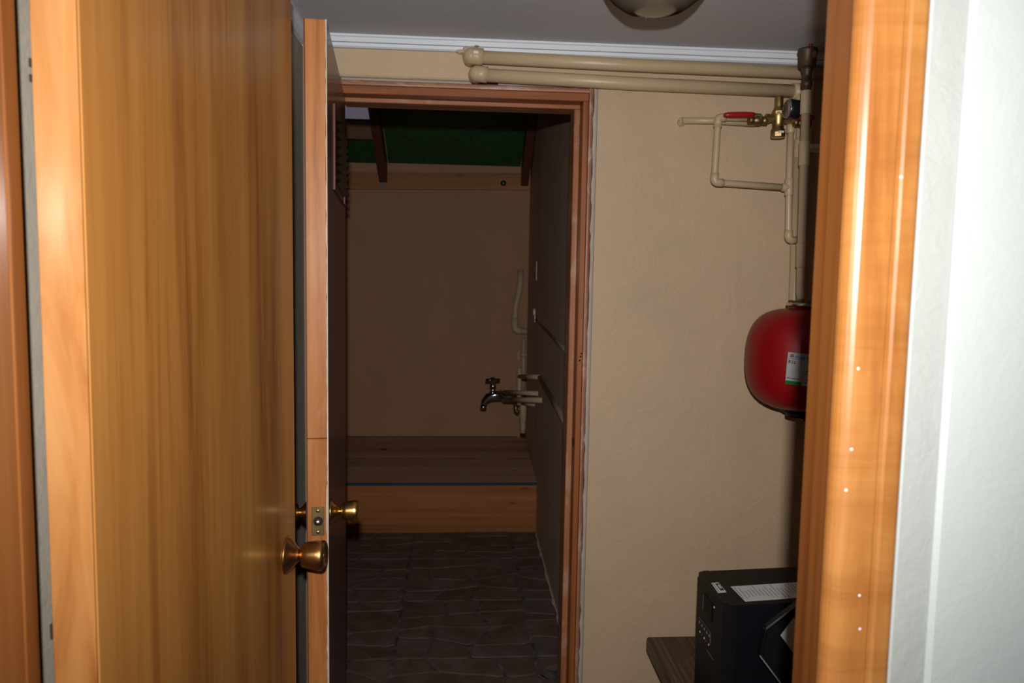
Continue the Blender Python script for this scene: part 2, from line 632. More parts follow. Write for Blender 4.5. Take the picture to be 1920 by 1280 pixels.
# ---------------------------------------------------------------- far doorway frame
ft = struct('trim_6', bxo(.3765, .3945, 2.368, 2.50, 0, 1.982, bevel=.002), 'frame_wood', 'worn timber jamb at right of the far doorway', 'door frame')
struct('stop_strip', bxo(.3575, .3765, 2.418, 2.50, 0, 1.968, bevel=.002), 'stop_wood', parent=ft)
bm = new()
pf = [(.3955, 2.390), (.3955, 2.366), (.4005, 2.3655), (.406, 2.368), (.410, 2.374), (.411, 2.390)]
prism(bm, pf, 0, 2.024)
struct('corner_bead', bm, 'bead_wood', parent=ft)
bm = new()
rr = random.Random(21)
z = 0.
pl = []
while z < 2.024:
    pl.append((.4095 + rr.uniform(-.002, .0025), z))
    z += rr.uniform(.015, .05)
pl.append((.4095, 2.024))
prism_y(bm, pl + [(.4155, 2.024), (.4155, 0)], 2.3705, 2.390)
struct('paint_edge', bm, 'chipped_white', parent=ft)
bm = new()
lathe(bm, [(0, .014), (.002, .013), (.002, 0)], (.3767, 2.394, .924), (-1, 0, 0), 16)
struct('latch_hole', bm, 'gap_dark', parent=ft)
for dz in (0, .012, .022):
    bm = new()
    lathe(bm, [(0, .003), (.0006, 0)], (.386 + dz * .2, 2.3678, 1.19 + dz), (0, -1, 0), 8)
    struct('nail_hole', bm, 'gap_dark', parent=ft)

fh = struct('trim_7', bxo(-.352, .3945, 2.368, 2.50, 1.982, 2.0065, bevel=.002), 'frame_wood_x', 'worn timber head of the far doorway', 'door frame')
struct('stop_strip', bxo(-.352, .3765, 2.418, 2.50, 1.968, 1.9815, bevel=.002), 'stop_wood_x', parent=fh)
bm = new()
prism_x(bm, [(2.39, 2.007), (2.366, 2.007), (2.3655, 2.0125), (2.368, 2.018), (2.374, 2.0225), (2.39, 2.0235)], -.37, .395)
struct('corner_bead', bm, 'bead_wood_x', parent=fh)
fhj = struct('trim_8', bxo(-.385, -.3565, 2.376, 2.50, 0, 1.982), 'frame_wood', 'timber hinge jamb behind the red brown door', 'door frame')

# ---------------------------------------------------------------- inner room
FY = 5.40
bm = new()
prism(bm, [(.440, 2.50), (.462, 4.30), (.500, FY), (.62, FY), (.62, 2.50)], -.05, 3.9)
wir = struct('wall_inner_right', bm, 'wall_side_grey', 'dull grey brown side wall of the inner washroom', 'wall')
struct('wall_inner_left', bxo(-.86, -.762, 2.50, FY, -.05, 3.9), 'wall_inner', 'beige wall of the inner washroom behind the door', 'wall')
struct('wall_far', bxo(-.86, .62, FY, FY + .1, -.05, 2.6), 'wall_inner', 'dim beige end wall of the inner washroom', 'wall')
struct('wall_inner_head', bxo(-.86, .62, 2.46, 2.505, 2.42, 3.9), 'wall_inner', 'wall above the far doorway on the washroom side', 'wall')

# crazy-paved tiles: every stone its own piece, straight tile joints between groups
gr = struct('floor', bxo(-.80, .50, 2.44, FY, -.1, 0), 'floor_grout', 'dark stone patterned tile floor of the inner washroom', 'floor')
rs = random.Random(7)
xb = [-.765, -.224, .313, .458]
yb = [2.30, 2.795, 3.305, 3.81, 4.215]
pats = []
for p in range(4):
    n, m_ = 3, 4
    g = {}
    for i in range(n + 1):
        for j in range(m_ + 1):
            u = i / n + (rs.uniform(-.15, .15) if 0 < i < n else 0)
            v = j / m_ + (rs.uniform(-.11, .11) if 0 < j < m_ else 0)
            g[i, j] = (u, v)
    pats.append(g)


def stone(poly, wob):
    bm = new()
    c = Vector((sum(p[0] for p in poly) / len(poly), sum(p[1] for p in poly) / len(poly), 0))
    out = []
    n = len(poly)
    for i in range(n):
        a = Vector((*poly[i], 0))
        b = Vector((*poly[(i + 1) % n], 0))
        d = (b - a)
        nrm = Vector((-d.y, d.x, 0)).normalized()
        for t in (.10, .36, .64, .90):
            p = a + d * t
            p += nrm * rs.uniform(.0005, wob)
            p += (c - p).normalized() * .0012
            out.append(p)
    hgt = .0035 + rs.uniform(-.0012, .0012)
    lo = [bm.verts.new((p.x, p.y, -.001)) for p in out]
    mid = [bm.verts.new((p.x, p.y, hgt - .0012)) for p in out]
    hi = [bm.verts.new(((p - (p - c).normalized() * .004).x, (p - (p - c).normalized() * .004).y, hgt)) for p in out]
    k = len(out)
    for i in range(k):
        j = (i + 1) % k
        bm.faces.new((lo[i], lo[j], mid[j], mid[i]))
        bm.faces.new((mid[i], mid[j], hi[j], hi[i]))
    bm.faces.new(hi)
    return bm


ti = 0
for a in range(3):
    for b in range(4):
        g = pats[(a * 2 + b * 3) % 4]
        x0, x1, y0, y1 = xb[a] + .0015, xb[a + 1] - .0015, yb[b] + .0012, yb[b + 1] - .0012
        n = 3
        cols = [0, 1, 2] if a < 2 else [0]
        for i in cols:
            for j in range(4):
                q = [g[i, j], g[i + 1, j], g[i + 1, j + 1], g[i, j + 1]]
                if a == 2:
                    q = [((0 if p[0] < .2 else 1), p[1]) for p in q]
                poly = [(x0 + p[0] * (x1 - x0), y0 + p[1] * (y1 - y0)) for p in q]
                if max(p[1] for p in poly) < 2.52:
                    continue
                poly = [(x, max(y, 2.51)) for x, y in poly]
                o = obj('stone', stone(poly, .006), 'floor_stone', gr)
# dusty line at the foot of the side wall
bm = new()
rr = random.Random(5)
pp = []
y = 2.52
while y < 4.2:
    pp.append((.4435 + (y - 2.5) * .0122 - rr.uniform(.008, .018), y))
    y += rr.uniform(.03, .07)
prism(bm, pp + [(.466, 4.2), (.446, 2.52)], .001, .0055)
obj('dust_line', bm, 'dust', gr)

# platform
pf_ = thing('wooden_platform', (-.15, 4.8, 0), 'low boxed wooden platform with blue painted edge at the washroom end', 'platform')
bm = new()
prism(bm, [(-.762, 4.214), (.4605, 4.214), (.4605, 4.235), (-.762, 4.235)], 0, .270)
obj('front_board', bm, 'step_front_wood', pf_)
obj('edge_strip', bxo(-.762, .4605, 4.2105, 4.2165, .2705, .2865), 'teal_paint', pf_)
bm = new()
prism(bm, [(-.762, 4.2168), (.4595, 4.2168), (.498, FY), (-.762, FY)], .272, .2868)
obj('top_board', bm, 'step_top_wood', pf_)
bm = new()
lathe(bm, [(0, .022), (.0006, .021), (.0006, 0)], (-.47, 5.02, .2871), (0, 0, 1), 12)
obj('knot', bm, 'gap_dark', pf_)
bm = new()
prism_x(bm, [(FY - .004, .287), (FY - .004, .293), (FY, .293), (FY, .287)], -.762, .44)
obj('back_joint', bm, 'teal_paint', pf_)

# wall plate with bolt
bt = thing('wall_batten', (-.14, 5.37, 2.01), 'rough timber batten fixed across the washroom end wall', 'batten')
bm = new()
prism_y(bm, [(-.762, 2.006), (.499, 2.032), (.499, 2.146), (-.762, 2.121)], 5.365, FY)
obj('plank', bm, 'batten_wood', bt)
bm = new()
lathe(bm, [(0, .020), (.003, .020), (.003, .012), (.012, .012), (.012, .007), (.02, .006), (.02, 0)], (.312, 5.365, 2.072), (0, -1, 0), 16)
obj('bolt', bm, 'steel', bt)
obj('bracket', bxo(-.528, -.505, 5.360, 5.366, 2.015, 2.09), 'grey_plastic', bt)

# sloping roof
T = .53


def zr(y, dz=0):
    return 2.088 + T * (5.3 - y) + dz


def rafter(x0, x1, label):
    bm = new()
    prism_x(bm, [(5.36, zr(5.36)), (5.36, zr(5.36, .15)), (2.52, zr(2.52, .15)), (2.52, zr(2.52))], x0, x1)
    o = obj('rafter', bm, 'rafter_red')
    tag(o, label, 'rafter', 'sloping roof rafters of the washroom')
    return o


rafter(-.536, -.481, 'dark red sloping rafter over the left part of the platform')
bm = new()
q8 = []
for y in (5.36, 2.52):
    xr = (.462 + (y - 4.3) * .03455 if y > 4.3 else .440 + (y - 2.5) * .01222) - .016
    q8.append([bm.verts.new((x, y, zr(y, dz))) for x, dz in ((xr - .050, 0), (xr, 0), (xr, .15), (xr - .050, .15))])
bm.faces.new(q8[0])
bm.faces.new(list(reversed(q8[1])))
for i in range(4):
    j = (i + 1) % 4
    bm.faces.new((q8[0][j], q8[0][i], q8[1][i], q8[1][j]))
tag(obj('rafter', bm, 'rafter_red'), 'dark red sloping rafter tight against the grey brown side wall', 'rafter', 'sloping roof rafters of the washroom')


def sheet(name, x0, x1, y0, y1, dz, th, mat, label, cat='roof sheet', group='roof sheets over the washroom'):
    bm = new()
    prism_x(bm, [(y0, zr(y0, dz)), (y0, zr(y0, dz + th)), (y1, zr(y1, dz + th)), (y1, zr(y1, dz))], x0, x1)
    o = obj(name, bm, mat)
    o['kind'] = 'structure'
    tag(o, label, cat)
    return o


sheet('ceiling_sheet', -.478, .430, 2.51, 5.398, .152, .01, 'green_sheet', 'dark green sloping roof sheet between the two rafters')
sheet('ceiling_sheet', -.76, -.539, 5.03, 5.398, .152, .01, 'green_sheet', 'small dark green roof sheet left of the left rafter')
sheet('ceiling_sheet', -.76, -.539, 2.51, 4.60, .152, .01, 'green_sheet', 'dark green roof sheet nearest the doorway left of the left rafter')
pr_ = bxo(-.76, -.537, 4.995, 5.028, 2.283, 2.392)
pu = obj('purlin', pr_, 'purlin_wood')
tag(pu, 'short brown cross timber left of the left rafter', 'roof timber')
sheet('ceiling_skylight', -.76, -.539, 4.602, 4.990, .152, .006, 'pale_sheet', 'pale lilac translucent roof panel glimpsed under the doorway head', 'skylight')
# cream infill between sheet and batten
bm = new()
rr = random.Random(9)
top = []
x = -.478
while x < .43:
    top.append((x, 2.205 + rr.uniform(-.004, .004) + (.012 if rr.random() < .25 else 0)))
    x += rr.uniform(.02, .05)
top.append((.43, 2.206))
prism_y(bm, [(-.478, 2.12), (.43, 2.14)] [::1] + list(reversed(top)), 5.392, 5.3995)
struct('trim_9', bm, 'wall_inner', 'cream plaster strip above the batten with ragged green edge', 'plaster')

# ---------------------------------------------------------------- doors


def placed(bm, origin, xdir, ydir):
    """local (u along door, v thickness, z) to world"""
    ux, uy = Vector((*xdir, 0)).normalized(), Vector((*ydir, 0)).normalized()
    o = Vector((*origin, 0))
    for v in bm.verts:
        v.co = o + ux * v.co.x + uy * v.co.y + Vector((0, 0, v.co.z))
    return bm


def knob_parts(parent, pos, axis, sc, mat):
    ax = Vector(axis).normalized()
    bm = new()
    lathe(bm, [(d * sc, r * sc) for d, r in [(0, .0375), (.002, .0375), (.004, .036), (.010, .029), (.018, .018), (.023, .0135), (.024, .0135), (.024, 0)]], pos, ax, 36)
    k = obj('knob_rose', bm, mat, parent)
    bm = new()
    lathe(bm, [(d * sc, r * sc) for d, r in [(.020, .0115), (.028, .0115), (.029, .0135), (.0305, .021), (.033, .0238), (.045, .0268), (.060, .0292), (.068, .0298), (.073, .0285), (.0755, .0255), (.0755, .0235), (.0725, .0225), (.072, 0)]], pos, ax, 40)
    k = obj('door_knob', bm, mat, parent)
    bm = new()
    lathe(bm, [(.0722 * sc, .006 * sc), (.074 * sc, .0055 * sc), (.074 * sc, 0)], pos, ax, 16)
    obj('key_cylinder', bm, 'dark_brass', k)
    return k


# door 1: veneered, open into the service room
A, B = (-.365, .785), (-.327, 1.570)
u1 = (B[0] - A[0], B[1] - A[1])
L1 = math.hypot(*u1)
v1 = (-u1[1], u1[0])          # pointing left, away from the visible face
bm = bxo(.0046, L1, .0, .044, .012, 2.0, bevel=.0012)
d1 = struct('door_1', placed(bm, A, u1, v1), 'veneer', 'large golden brown veneered door standing open on the left', 'door')
obj('edge_lipping', placed(bxo(.0, .0026, .0004, .044, .012, 2.0, bevel=.0008), A, u1, v1), 'pine_edge', d1)
obj('edge_seam', placed(bxo(.0026, .0046, .0012, .043, .012, 2.0), A, u1, v1), 'seam_dark', d1)
nr = Vector((-v1[0], -v1[1], 0)).normalized()
uu = Vector((*u1, 0)).normalized()
kp = Vector((A[0], A[1], .895)) + uu * .722
knob_parts(d1, kp, nr, 1.0, 'bronze')
knob_parts(d1, kp - nr * .044, -nr, .8, 'bronze')
for z0, z1 in ((1.648, 1.656), (1.634, 1.641), (1.078, 1.094)):
    obj('hinge_pin', placed(bxo(-.0015, .003, .0435, .0455, z0, z1), A, u1, v1), 'gap_dark', d1)
obj('strike_face', placed(bxo(L1 - .001, L1 + .001, .01, .034, .865, .925), A, u1, v1), 'brass', d1)

# door 2: dark red face, timber edge, louvred vent
A2, B2 = (-.2715, 1.645), (-.3385, 2.372)
u2 = (B2[0] - A2[0], B2[1] - A2[1])
L2 = math.hypot(*u2)
v2 = (-u2[1], u2[0])
TH = .0465
bm = bxo(.0085, L2, 0, TH, .012, 1.968)
d2 = struct('door_2', placed(bm, A2, u2, v2), 'door_red', 'dark red brown door seen almost edge on in the far doorway', 'door')
obj('edge_lipping', placed(bxo(0, .0085, .0025, TH - .0025, .012, .768 + .33, bevel=.001), A2, u2, v2), 'door_edge_wood', d2)
obj('edge_lipping', placed(bxo(0, .0085, .0025, TH - .0025, .768 + .3315, 1.968, bevel=.001), A2, u2, v2), 'door_edge_wood', d2)
obj('back_veneer', placed(bxo(-.0003, .0085, TH - .0022, TH, .012, 1.968), A2, u2, v2), 'seam_dark', d2)
bm = new()
rr = random.Random(17)
z = .012
pl = []
while z < 1.968:
    pl.append((rr.uniform(.0022, .0042) * (1.25 if z < 1.0 else .8), z))
    z += rr.uniform(.006, .03)
pl.append((.003, 1.968))
b2 = new()
prism_y(b2, [(-.0002, .012), (-.0002, 1.968)] + list(reversed(pl)), -.0008, .0080)
for v in b2.verts:   # swap so the strip lies on the edge face
    v.co = Vector((v.co.y, v.co.x, v.co.z))
obj('chipped_paint_edge', placed(b2, A2, u2, v2), 'chipped_white', d2)
n2 = Vector((-v2[0], -v2[1], 0)).normalized()
uu2 = Vector((*u2, 0)).normalized()
kp2 = Vector((A2[0], A2[1], .918)) + uu2 * .066
knob_parts(d2, kp2, n2, .80, 'old_brass')
knob_parts(d2, kp2 - n2 * TH, -n2, .80, 'old_brass')
lp = obj('latch_plate', placed(bxo(-.0012, .001, .009, .0355, .886, .949, bevel=.0006), A2, u2, v2), 'dark_brass', d2)
e2 = -uu2
for z in (.894, .941):
    bm = new()
    c = Vector((A2[0], A2[1], z)) + Vector((*v2, 0)).normalized() * .0222 + e2 * .0012
    lathe(bm, [(0, .0042), (.0012, .0034), (.0015, 0)], c, e2, 14)
    obj('screw', bm, 'brass', lp)
    o = c + e2 * .0016
    b = new()
    tube(b, [o + Vector((-.003, 0, -.001)), o + Vector((.003, 0, .001))], .0006, 5)
    obj('screw_slot', b, 'gap_dark', lp)
bm = new()
c = Vector((A2[0], A2[1], .918)) + Vector((*v2, 0)).normalized() * .0215 + e2 * .0010
lathe(bm, [(0, .0105), (.0006, .010), (.0006, 0)], c, e2, 18)
obj('latch_hole', bm, 'gap_dark', lp)
bm = new()
lathe(bm, [(0, .0075), (.003, .0072), (.006, .004), (.006, 0)], c + Vector((-.001, 0, -.002)), e2, 16)
obj('latch_bolt', bm, 'steel', lp)

# vent: frame and eight louvre blades
vg = obj('vent_back', placed(bxo(.255, .645, -.0008, .001, 1.665, 1.835), A2, u2, v2), 'door_red', d2)
for a_, b_, c_, d_ in ((.205, .209, 1.645, 1.845), (.655, .659, 1.645, 1.845), (.205, .659, 1.645, 1.648), (.205, .659, 1.842, 1.845)):
    obj('vent_frame', placed(bxo(a_, b_, -.004, .001, c_, d_, bevel=.001), A2, u2, v2), 'rafter_red', vg)
for k in range(8):
    z = 1.672 + k * .0200
    bm = new()
    for i in range(9):
        t = i / 8
        y = -.013 * math.sin(t * PI) - .001
        zz = z + .012 * t - .002
        for x in (.290, .630):
            bm.verts.new((x, y, zz))
    bm.verts.ensure_lookup_table()
    for i in range(8):
        bm.faces.new((bm.verts[2 * i], bm.verts[2 * i + 1], bm.verts[2 * i + 3], bm.verts[2 * i + 2]))
    g = bmesh.ops.solidify(bm, geom=bm.faces[:], thickness=.0015)
    for f in bm.faces:
        f.smooth = True
    obj('louvre', placed(bm, A2, u2, v2), 'louvre_metal', vg)
for z in (.25, 1.0, 1.72):
    bm = new()
    lathe(bm, [(0, .006), (.09, .006), (.09, 0)], Vector((B2[0], B2[1], z)) - n2 * (TH + .003) - uu2 * .004, (0, 0, 1), 10)
    obj('hinge', bm, 'dark_brass', d2)

# ---------------------------------------------------------------- ceiling light
lx, ly = .416, 1.675
cl = thing('ceiling_light', (lx, ly, H2), 'round ribbed glass bulkhead lamp on the ceiling', 'lamp')
bm = new()
lathe(bm, [(0, .124), (-.036, .124), (-.042, .118), (-.042, 0)], (lx, ly, H2), (0, 0, 1), 48)
obj('base', bm, 'lamp_base', cl)
bm = new()
seg = 96
prof = [(.116, 2.108), (.115, 2.097), (.110, 2.081), (.101, 2.066), (.089, 2.052), (.074, 2.040), (.059, 2.030), (.045, 2.0245)]
rings = []
for pi_, (r, z) in enumerate(prof):
    ring = []
    for i in range(seg):
        am = .0050 * (1 if i % 2 else -1) * (1 if 0 < pi_ < len(prof) - 1 else .3)
        a = 2 * PI * i / seg
        ring.append(bm.verts.new((lx + (r + am) * math.cos(a), ly + (r + am) * math.sin(a), z - am * .6)))
    rings.append(ring)
for r, z in [(.042, 2.0228), (.030, 2.0208), (.012, 2.020)]:
    rings.append([bm.verts.new((lx + r * math.cos(2 * PI * i / seg), ly + r * math.sin(2 * PI * i / seg), z)) for i in range(seg)])
for a, b in zip(rings, rings[1:]):
    for i in range(seg):
        j = (i + 1) % seg
        bm.faces.new((a[i], b[i], b[j], a[j])).smooth = True
bm.faces.new(list(reversed(rings[-1])))
bmesh.ops.recalc_face_normals(bm, faces=bm.faces)
bmesh.ops.solidify(bm, geom=bm.faces[:], thickness=.003)
obj('glass_bowl', bm, 'ribbed_glass', cl)
bm = new()
lathe(bm, [(0, .014), (-.02, .014), (-.024, .022), (-.044, .026), (-.058, .018), (-.063, 0)], (lx, ly, H2 - .035), (0, 0, 1), 20)
obj('bulb', bm, 'white_plastic', cl)

# ---------------------------------------------------------------- pipes on the beige wall


def lerp(a, b, t):
    return tuple(x + (y - x) * t for x, y in zip(a, b))


def sleeve(bm, a, b, r):
    a, b = Vector(a), Vector(b)
    d = (b - a).length
    lathe(bm, [(0, r * .93), (.002, r), (d - .002, r), (d, r * .93)], a, b - a, 20)


p = thing('water_pipe', (.5, 2.345, 2.087), 'upper of the two thick beige pipes below the cornice', 'pipe', 'beige plumbing pipes')
bm = new()
tube(bm, [(.045, 2.343, 2.0935), (.51, 2.343, 2.087), (1.27, 2.343, 2.081)], .0195, 20)
obj('pipe_run', bm, 'pipe_beige', p)
bm = new()
tube(bm, [(.034, 2.40, 2.0965), (.034, 2.343, 2.0965), (.070, 2.343, 2.0940)], .0248, 20, .022, 7)
r = bmesh.ops.create_uvsphere(bm, u_segments=20, v_segments=12, radius=.0248)
bmesh.ops.translate(bm, vec=(.0365, 2.3455, 2.0963), verts=r['verts'])
for f in bm.faces:
    f.smooth = len(f.verts) < 6
obj('elbow', bm, 'pipe_beige', p)
obj('sticker', bxo(.041, .055, 2.3165, 2.3185, 2.0965, 2.104), 'label_white', p)

p = thing('water_pipe', (.5, 2.345, 2.035), 'lower of the two thick beige pipes, touching the far door frame', 'pipe', 'beige plumbing pipes')
bm = new()
tube(bm, [(.055, 2.343, 2.0425), (.512, 2.343, 2.033), (1.03, 2.343, 2.0275)], .0195, 20)
obj('pipe_run', bm, 'pipe_beige', p)
bm = new()
tube(bm, [(.050, 2.40, 2.0465), (.050, 2.343, 2.0465), (.084, 2.343, 2.0425)], .0235, 20, .02, 7)
r = bmesh.ops.create_uvsphere(bm, u_segments=20, v_segments=12, radius=.0235)
bmesh.ops.translate(bm, vec=(.0525, 2.3455, 2.0462), verts=r['verts'])
for f in bm.faces:
    f.smooth = len(f.verts) < 6
obj('elbow', bm, 'pipe_beige', p)
bm = new()
tube(bm, [(1.017, 2.343, 2.0275), (1.052, 2.343, 2.027), (1.052, 2.343, 1.985)], .0245, 20, .03, 6)
obj('elbow', bm, 'pipe_beige', p)
bm = new()
tube(bm, [(1.052, 2.343, 1.99), (1.052, 2.343, 1.875)], .0155, 16)
obj('drop', bm, 'pipe_beige', p)
bm = new()
sleeve(bm, (1.052, 2.343, 1.885), (1.052, 2.343, 1.815), .0195)
obj('socket', bm, 'pipe_beige', p)

p = thing('riser_pipe', (1.052, 2.345, 1.25), 'thick beige vertical pipe running behind the red tank', 'pipe')
bm = new()
tube(bm, [(1.047, 2.343, 1.83), (1.058, 2.343, 1.28), (1.058, 2.40, 1.25)], .0165, 16, .03)
obj('pipe_run', bm, 'pipe_beige', p)

p = thing('thin_pipe', (.7, 2.35, 1.93), 'thin beige pipe coming out of the wall behind the red valve handle', 'pipe')
bm = new()
tube(bm, [(.680, 2.352, 1.931), (.774, 2.347, 1.932), (.90, 2.33, 1.925)], .0098, 14)
obj('pipe_run', bm, 'pipe_beige', p)
bm = new()
rr = random.Random(31)
r = bmesh.ops.create_icosphere(bm, subdivisions=3, radius=1)
for v in r['verts']:
    n = 1 + rr.uniform(-.18, .18)
    v.co = Vector((.686 + v.co.x * .014 * n, 2.378 + v.co.y * .022, 1.931 + v.co.z * .013 * n))
obj('filler_lump', bm, 'filler_beige', p)

p = thing('loop_pipe', (.88, 2.31, 1.73), 'square loop of thin beige pipe hanging below the red valve handle', 'pipe')
bm = new()
tube(bm, [(.865, 2.305, 1.934), (.776, 2.305, 1.934), (.772, 2.305, 1.742), (1.005, 2.305, 1.732)], .0102, 14, .02)
obj('pipe_run', bm, 'pipe_beige', p)
for pts in ([(.800, 2.305, 1.934), (.776, 2.305, 1.934), (.7755, 2.305, 1.905)], [(.7727, 2.305, 1.77), (.772, 2.305, 1.742), (.800, 2.305, 1.7408)]):
    bm = new()
    tube(bm, pts, .0124, 16, .016)
    obj('elbow', bm, 'pipe_beige', p)
bm = new()
tube(bm, [(1.001, 2.305, 1.925), (1.005, 2.305, 1.73), (1.011, 2.305, 1.575), (1.050, 2.316, 1.572)], .0098, 14, .018)
obj('drop', bm, 'pipe_beige', p)
bm = new()
sleeve(bm, (1.0042, 2.305, 1.760), (1.0055, 2.305, 1.708), .0128)
obj('tee', bm, 'pipe_beige', p)
bm = new()
sleeve(bm, (.982, 2.305, 1.733), (1.004, 2.305, 1.732), .0128)
obj('tee_branch', bm, 'pipe_beige', p)
bm = new()
tube(bm, [(1.0105, 2.305, 1.605), (1.011, 2.305, 1.575), (1.040, 2.313, 1.5735)], .0124, 16, .016)
obj('elbow', bm, 'pipe_beige', p)
bm = new()
sleeve(bm, (1.001, 2.305, 1.922), (1.0015, 2.305, 1.895), .0118)
obj('socket', bm, 'pipe_beige', p)

# pressure reducing valve with gauge
vy = 2.285
p = thing('pressure_valve', (.952, vy, 1.876), 'brass pressure reducing valve with a round black gauge', 'valve')
bm = new()
lathe(bm, [(0, .019), (.008, .021), (.010, .0205), (.024, .0205), (.026, .017), (.040, .0165), (.052, .019), (.060, .0205), (.072, .0205), (.080, .018), (.088, .013), (.092, .0125), (.118, .0125), (.121, .011), (.121, 0)], (.954, vy, 1.876), (-.01, 0, 1), 8 * 4)
obj('body', bm, 'brass', p)
bm = new()
lathe(bm, [(0, .0225), (.013, .0225), (.014, .019), (.014, 0)], (.9545, vy, 1.878), (0, 0, 1), 8, False)
obj('hex_cap', bm, 'brass', p)
obj('cap_window', bxo(.947, .962, vy - .0245, vy - .018, 1.887, 1.893), 'label_white', p)
bm = new()
lathe(bm, [(0, .0215), (.008, .0215), (.010, .017), (.01, 0)], (.953, vy, 1.944), (0, 0, 1), 8, False)
obj('bonnet_ring', bm, 'brass', p)
bm = new()
lathe(bm, [(0, .011), (.020, .011), (.021, .0135), (.034, .0135), (.035, .010), (.035, 0)], (.948, vy, 1.932), (-1, 0, 0), 8, False)
obj('inlet', bm, 'brass', p)
bm = new()
lathe(bm, [(0, .011), (.032, .011), (.033, .0125), (.04, .0125), (.04, 0)], (.962, vy, 1.929), (1, 0, 0), 8, False)
obj('outlet', bm, 'brass', p)
ga = Vector((-1.0, -.08, 0.03)).normalized()
gc = Vector((.962, vy - .045, 1.952))
bm = new()
lathe(bm, [(-.033, .022), (-.031, .027), (-.004, .0285), (0, .0285), (.0015, .0275), (.0015, 0)], gc, ga, 36)
gau = obj('gauge', bm, 'gauge_black', p)
bm = new()
lathe(bm, [(.0012, .0262), (.0022, .0260), (.0022, 0)], gc, ga, 36)
obj('dial', bm, 'gauge_face', gau)
bm = new()
lathe(bm, [(.0022, .0275), (.0036, .0270), (.0036, .0255), (.0020, .0255)], gc, ga, 36)
obj('bezel', bm, 'steel', gau)
side = ga.cross(Vector((0, 0, 1))).normalized()
gup = side.cross(ga)
bm = new()
lathe(bm, [(.0022, .0048), (.0045, .004), (.0045, 0)], gc, ga, 14)
obj('needle_hub', bm, 'red_handle', gau)
bm = new()
tube(bm, [gc + ga * .0032 - (side * .4 + gup * .5) * .008, gc + ga * .0032 + (side * .3 + gup * .9) * .019], .0008, 6)
obj('needle', bm, 'label_black', gau)
for k in range(11):
    a = math.radians(-45 + 27 * k)
    d = side * math.cos(a) + gup * math.sin(a)
    bm = new()
    tube(bm, [gc + ga * .0024 + d * .0205, gc + ga * .0024 + d * .0245], .0006, 4)
    obj('tick_mark', bm, 'label_black', gau)
bm = new()
tube(bm, [gc - ga * .018, (.976, vy - .012, 1.948)], .007, 10)
obj('gauge_stem', bm, 'brass', p)


def ball_valve(x0, x1, hx0, hx1, y, z, hz, label, mirror=1):
    p = thing('ball_valve', ((x0 + x1) / 2, y, z - .015), label, 'valve', 'red handled ball valves')
    d = x1 - x0
    bm = new()
    lathe(bm, [(0, .0125), (d * .22, .0125), (d * .24, .0105), (d * .3, .0135), (d * .5, .0155), (d * .7, .0135), (d * .76, .0105), (d * .78, .0128), (d, .0128)], (x0, y, z), (1, 0, 0), 16)
    obj('body', bm, 'dark_brass', p)
    xm = (x0 + x1) / 2
    bm = new()
    lathe(bm, [(0, .007), (.012, .007), (.013, .009), (.019, .009), (.019, 0)], (xm, y, z), (0, -.75, .66), 8, False)
    obj('stem_nut', bm, 'steel', p)
    hs = (xm, y - .016, z + .012)
    bm = new()
    tube(bm, [hs, (hx1 - .012 * mirror, y - .024, hz), (hx1 - .03 * mirror, y - .026, hz)], [.005, .006, .005], 8)
    obj('lever', bm, 'steel', p)
    bm = new()
    n = 8
    pts = [(hx0 + (hx1 - hx0) * i / n, y - .026, hz - .004 * (1 - i / n)) for i in range(n + 1)]
    tube(bm, pts, [.005, .008, .009, .009, .009, .009, .0088, .0082, .007], 12)
    obj('handle', bm, 'red_handle', p)
    return p


ball_valve(.862, .918, .777, .868, vy, 1.925, 1.936, 'brass ball valve with red lever left of the pressure valve')
ball_valve(1.000, 1.052, 1.052, .996, vy, 1.922, 1.935, 'brass ball valve with red lever beside the gauge, half hidden', -1)

# automatic air vent on its own riser
p = thing('air_vent', (.990, 2.18, 1.985), 'dark bronze bottle shaped air vent near the ceiling', 'air vent')
bm = new()
lathe(bm, [(0, .0125), (.012, .0125), (.014, .0155), (.030, .0155), (.032, .0125), (.05, .0125), (.056, .015), (.068, .0185), (.069, 0)], (.987, 2.18, 1.988), (0, 0, 1), 12)
obj('neck', bm, 'vent_bronze', p)
bm = new()
lathe(bm, [(0, .019), (.003, .0235), (.040, .0255), (.044, .0275), (.051, .0275), (.053, .024), (.054, 0)], (.986, 2.18, 2.054), (0, 0, 1), 24)
obj('float_chamber', bm, 'vent_bronze', p)
bm = new()
lathe(bm, [(0, .005), (.006, .005), (.007, .0065), (.012, .0065), (.012, 0)], (.992, 2.178, 2.106), (0, 0, 1), 10)
obj('vent_screw', bm, 'red_handle', p)
obj('maker_plate', bxo(.989, .999, 2.153, 2.156, 2.076, 2.094), 'steel', p)

p = thing('vent_pipe', (.995, 2.18, 1.40), 'beige vertical pipe between the air vent and the red tank', 'pipe')
bm = new()
tube(bm, [(.987, 2.18, 1.992), (1.000, 2.18, 1.42), (1.0, 2.17, 1.395)], .0125, 16)
obj('pipe_run', bm, 'pipe_beige_dark', p)
for z0, z1 in ((1.99, 1.925), (1.85, 1.78), (1.56, 1.49)):
    bm = new()
    x = .987 + (1.992 - z0) * .0227
    sleeve(bm, (x, 2.18, z0), (x + (z0 - z1) * .0227, 2.18, z1), .0152)
    obj('socket', bm, 'pipe_beige_dark', p)
bm = new()
tube(bm, [(.991, 2.18, 1.832), (1.20, 2.18, 1.832)], .0118, 14)
obj('branch', bm, 'pipe_beige_dark', p)

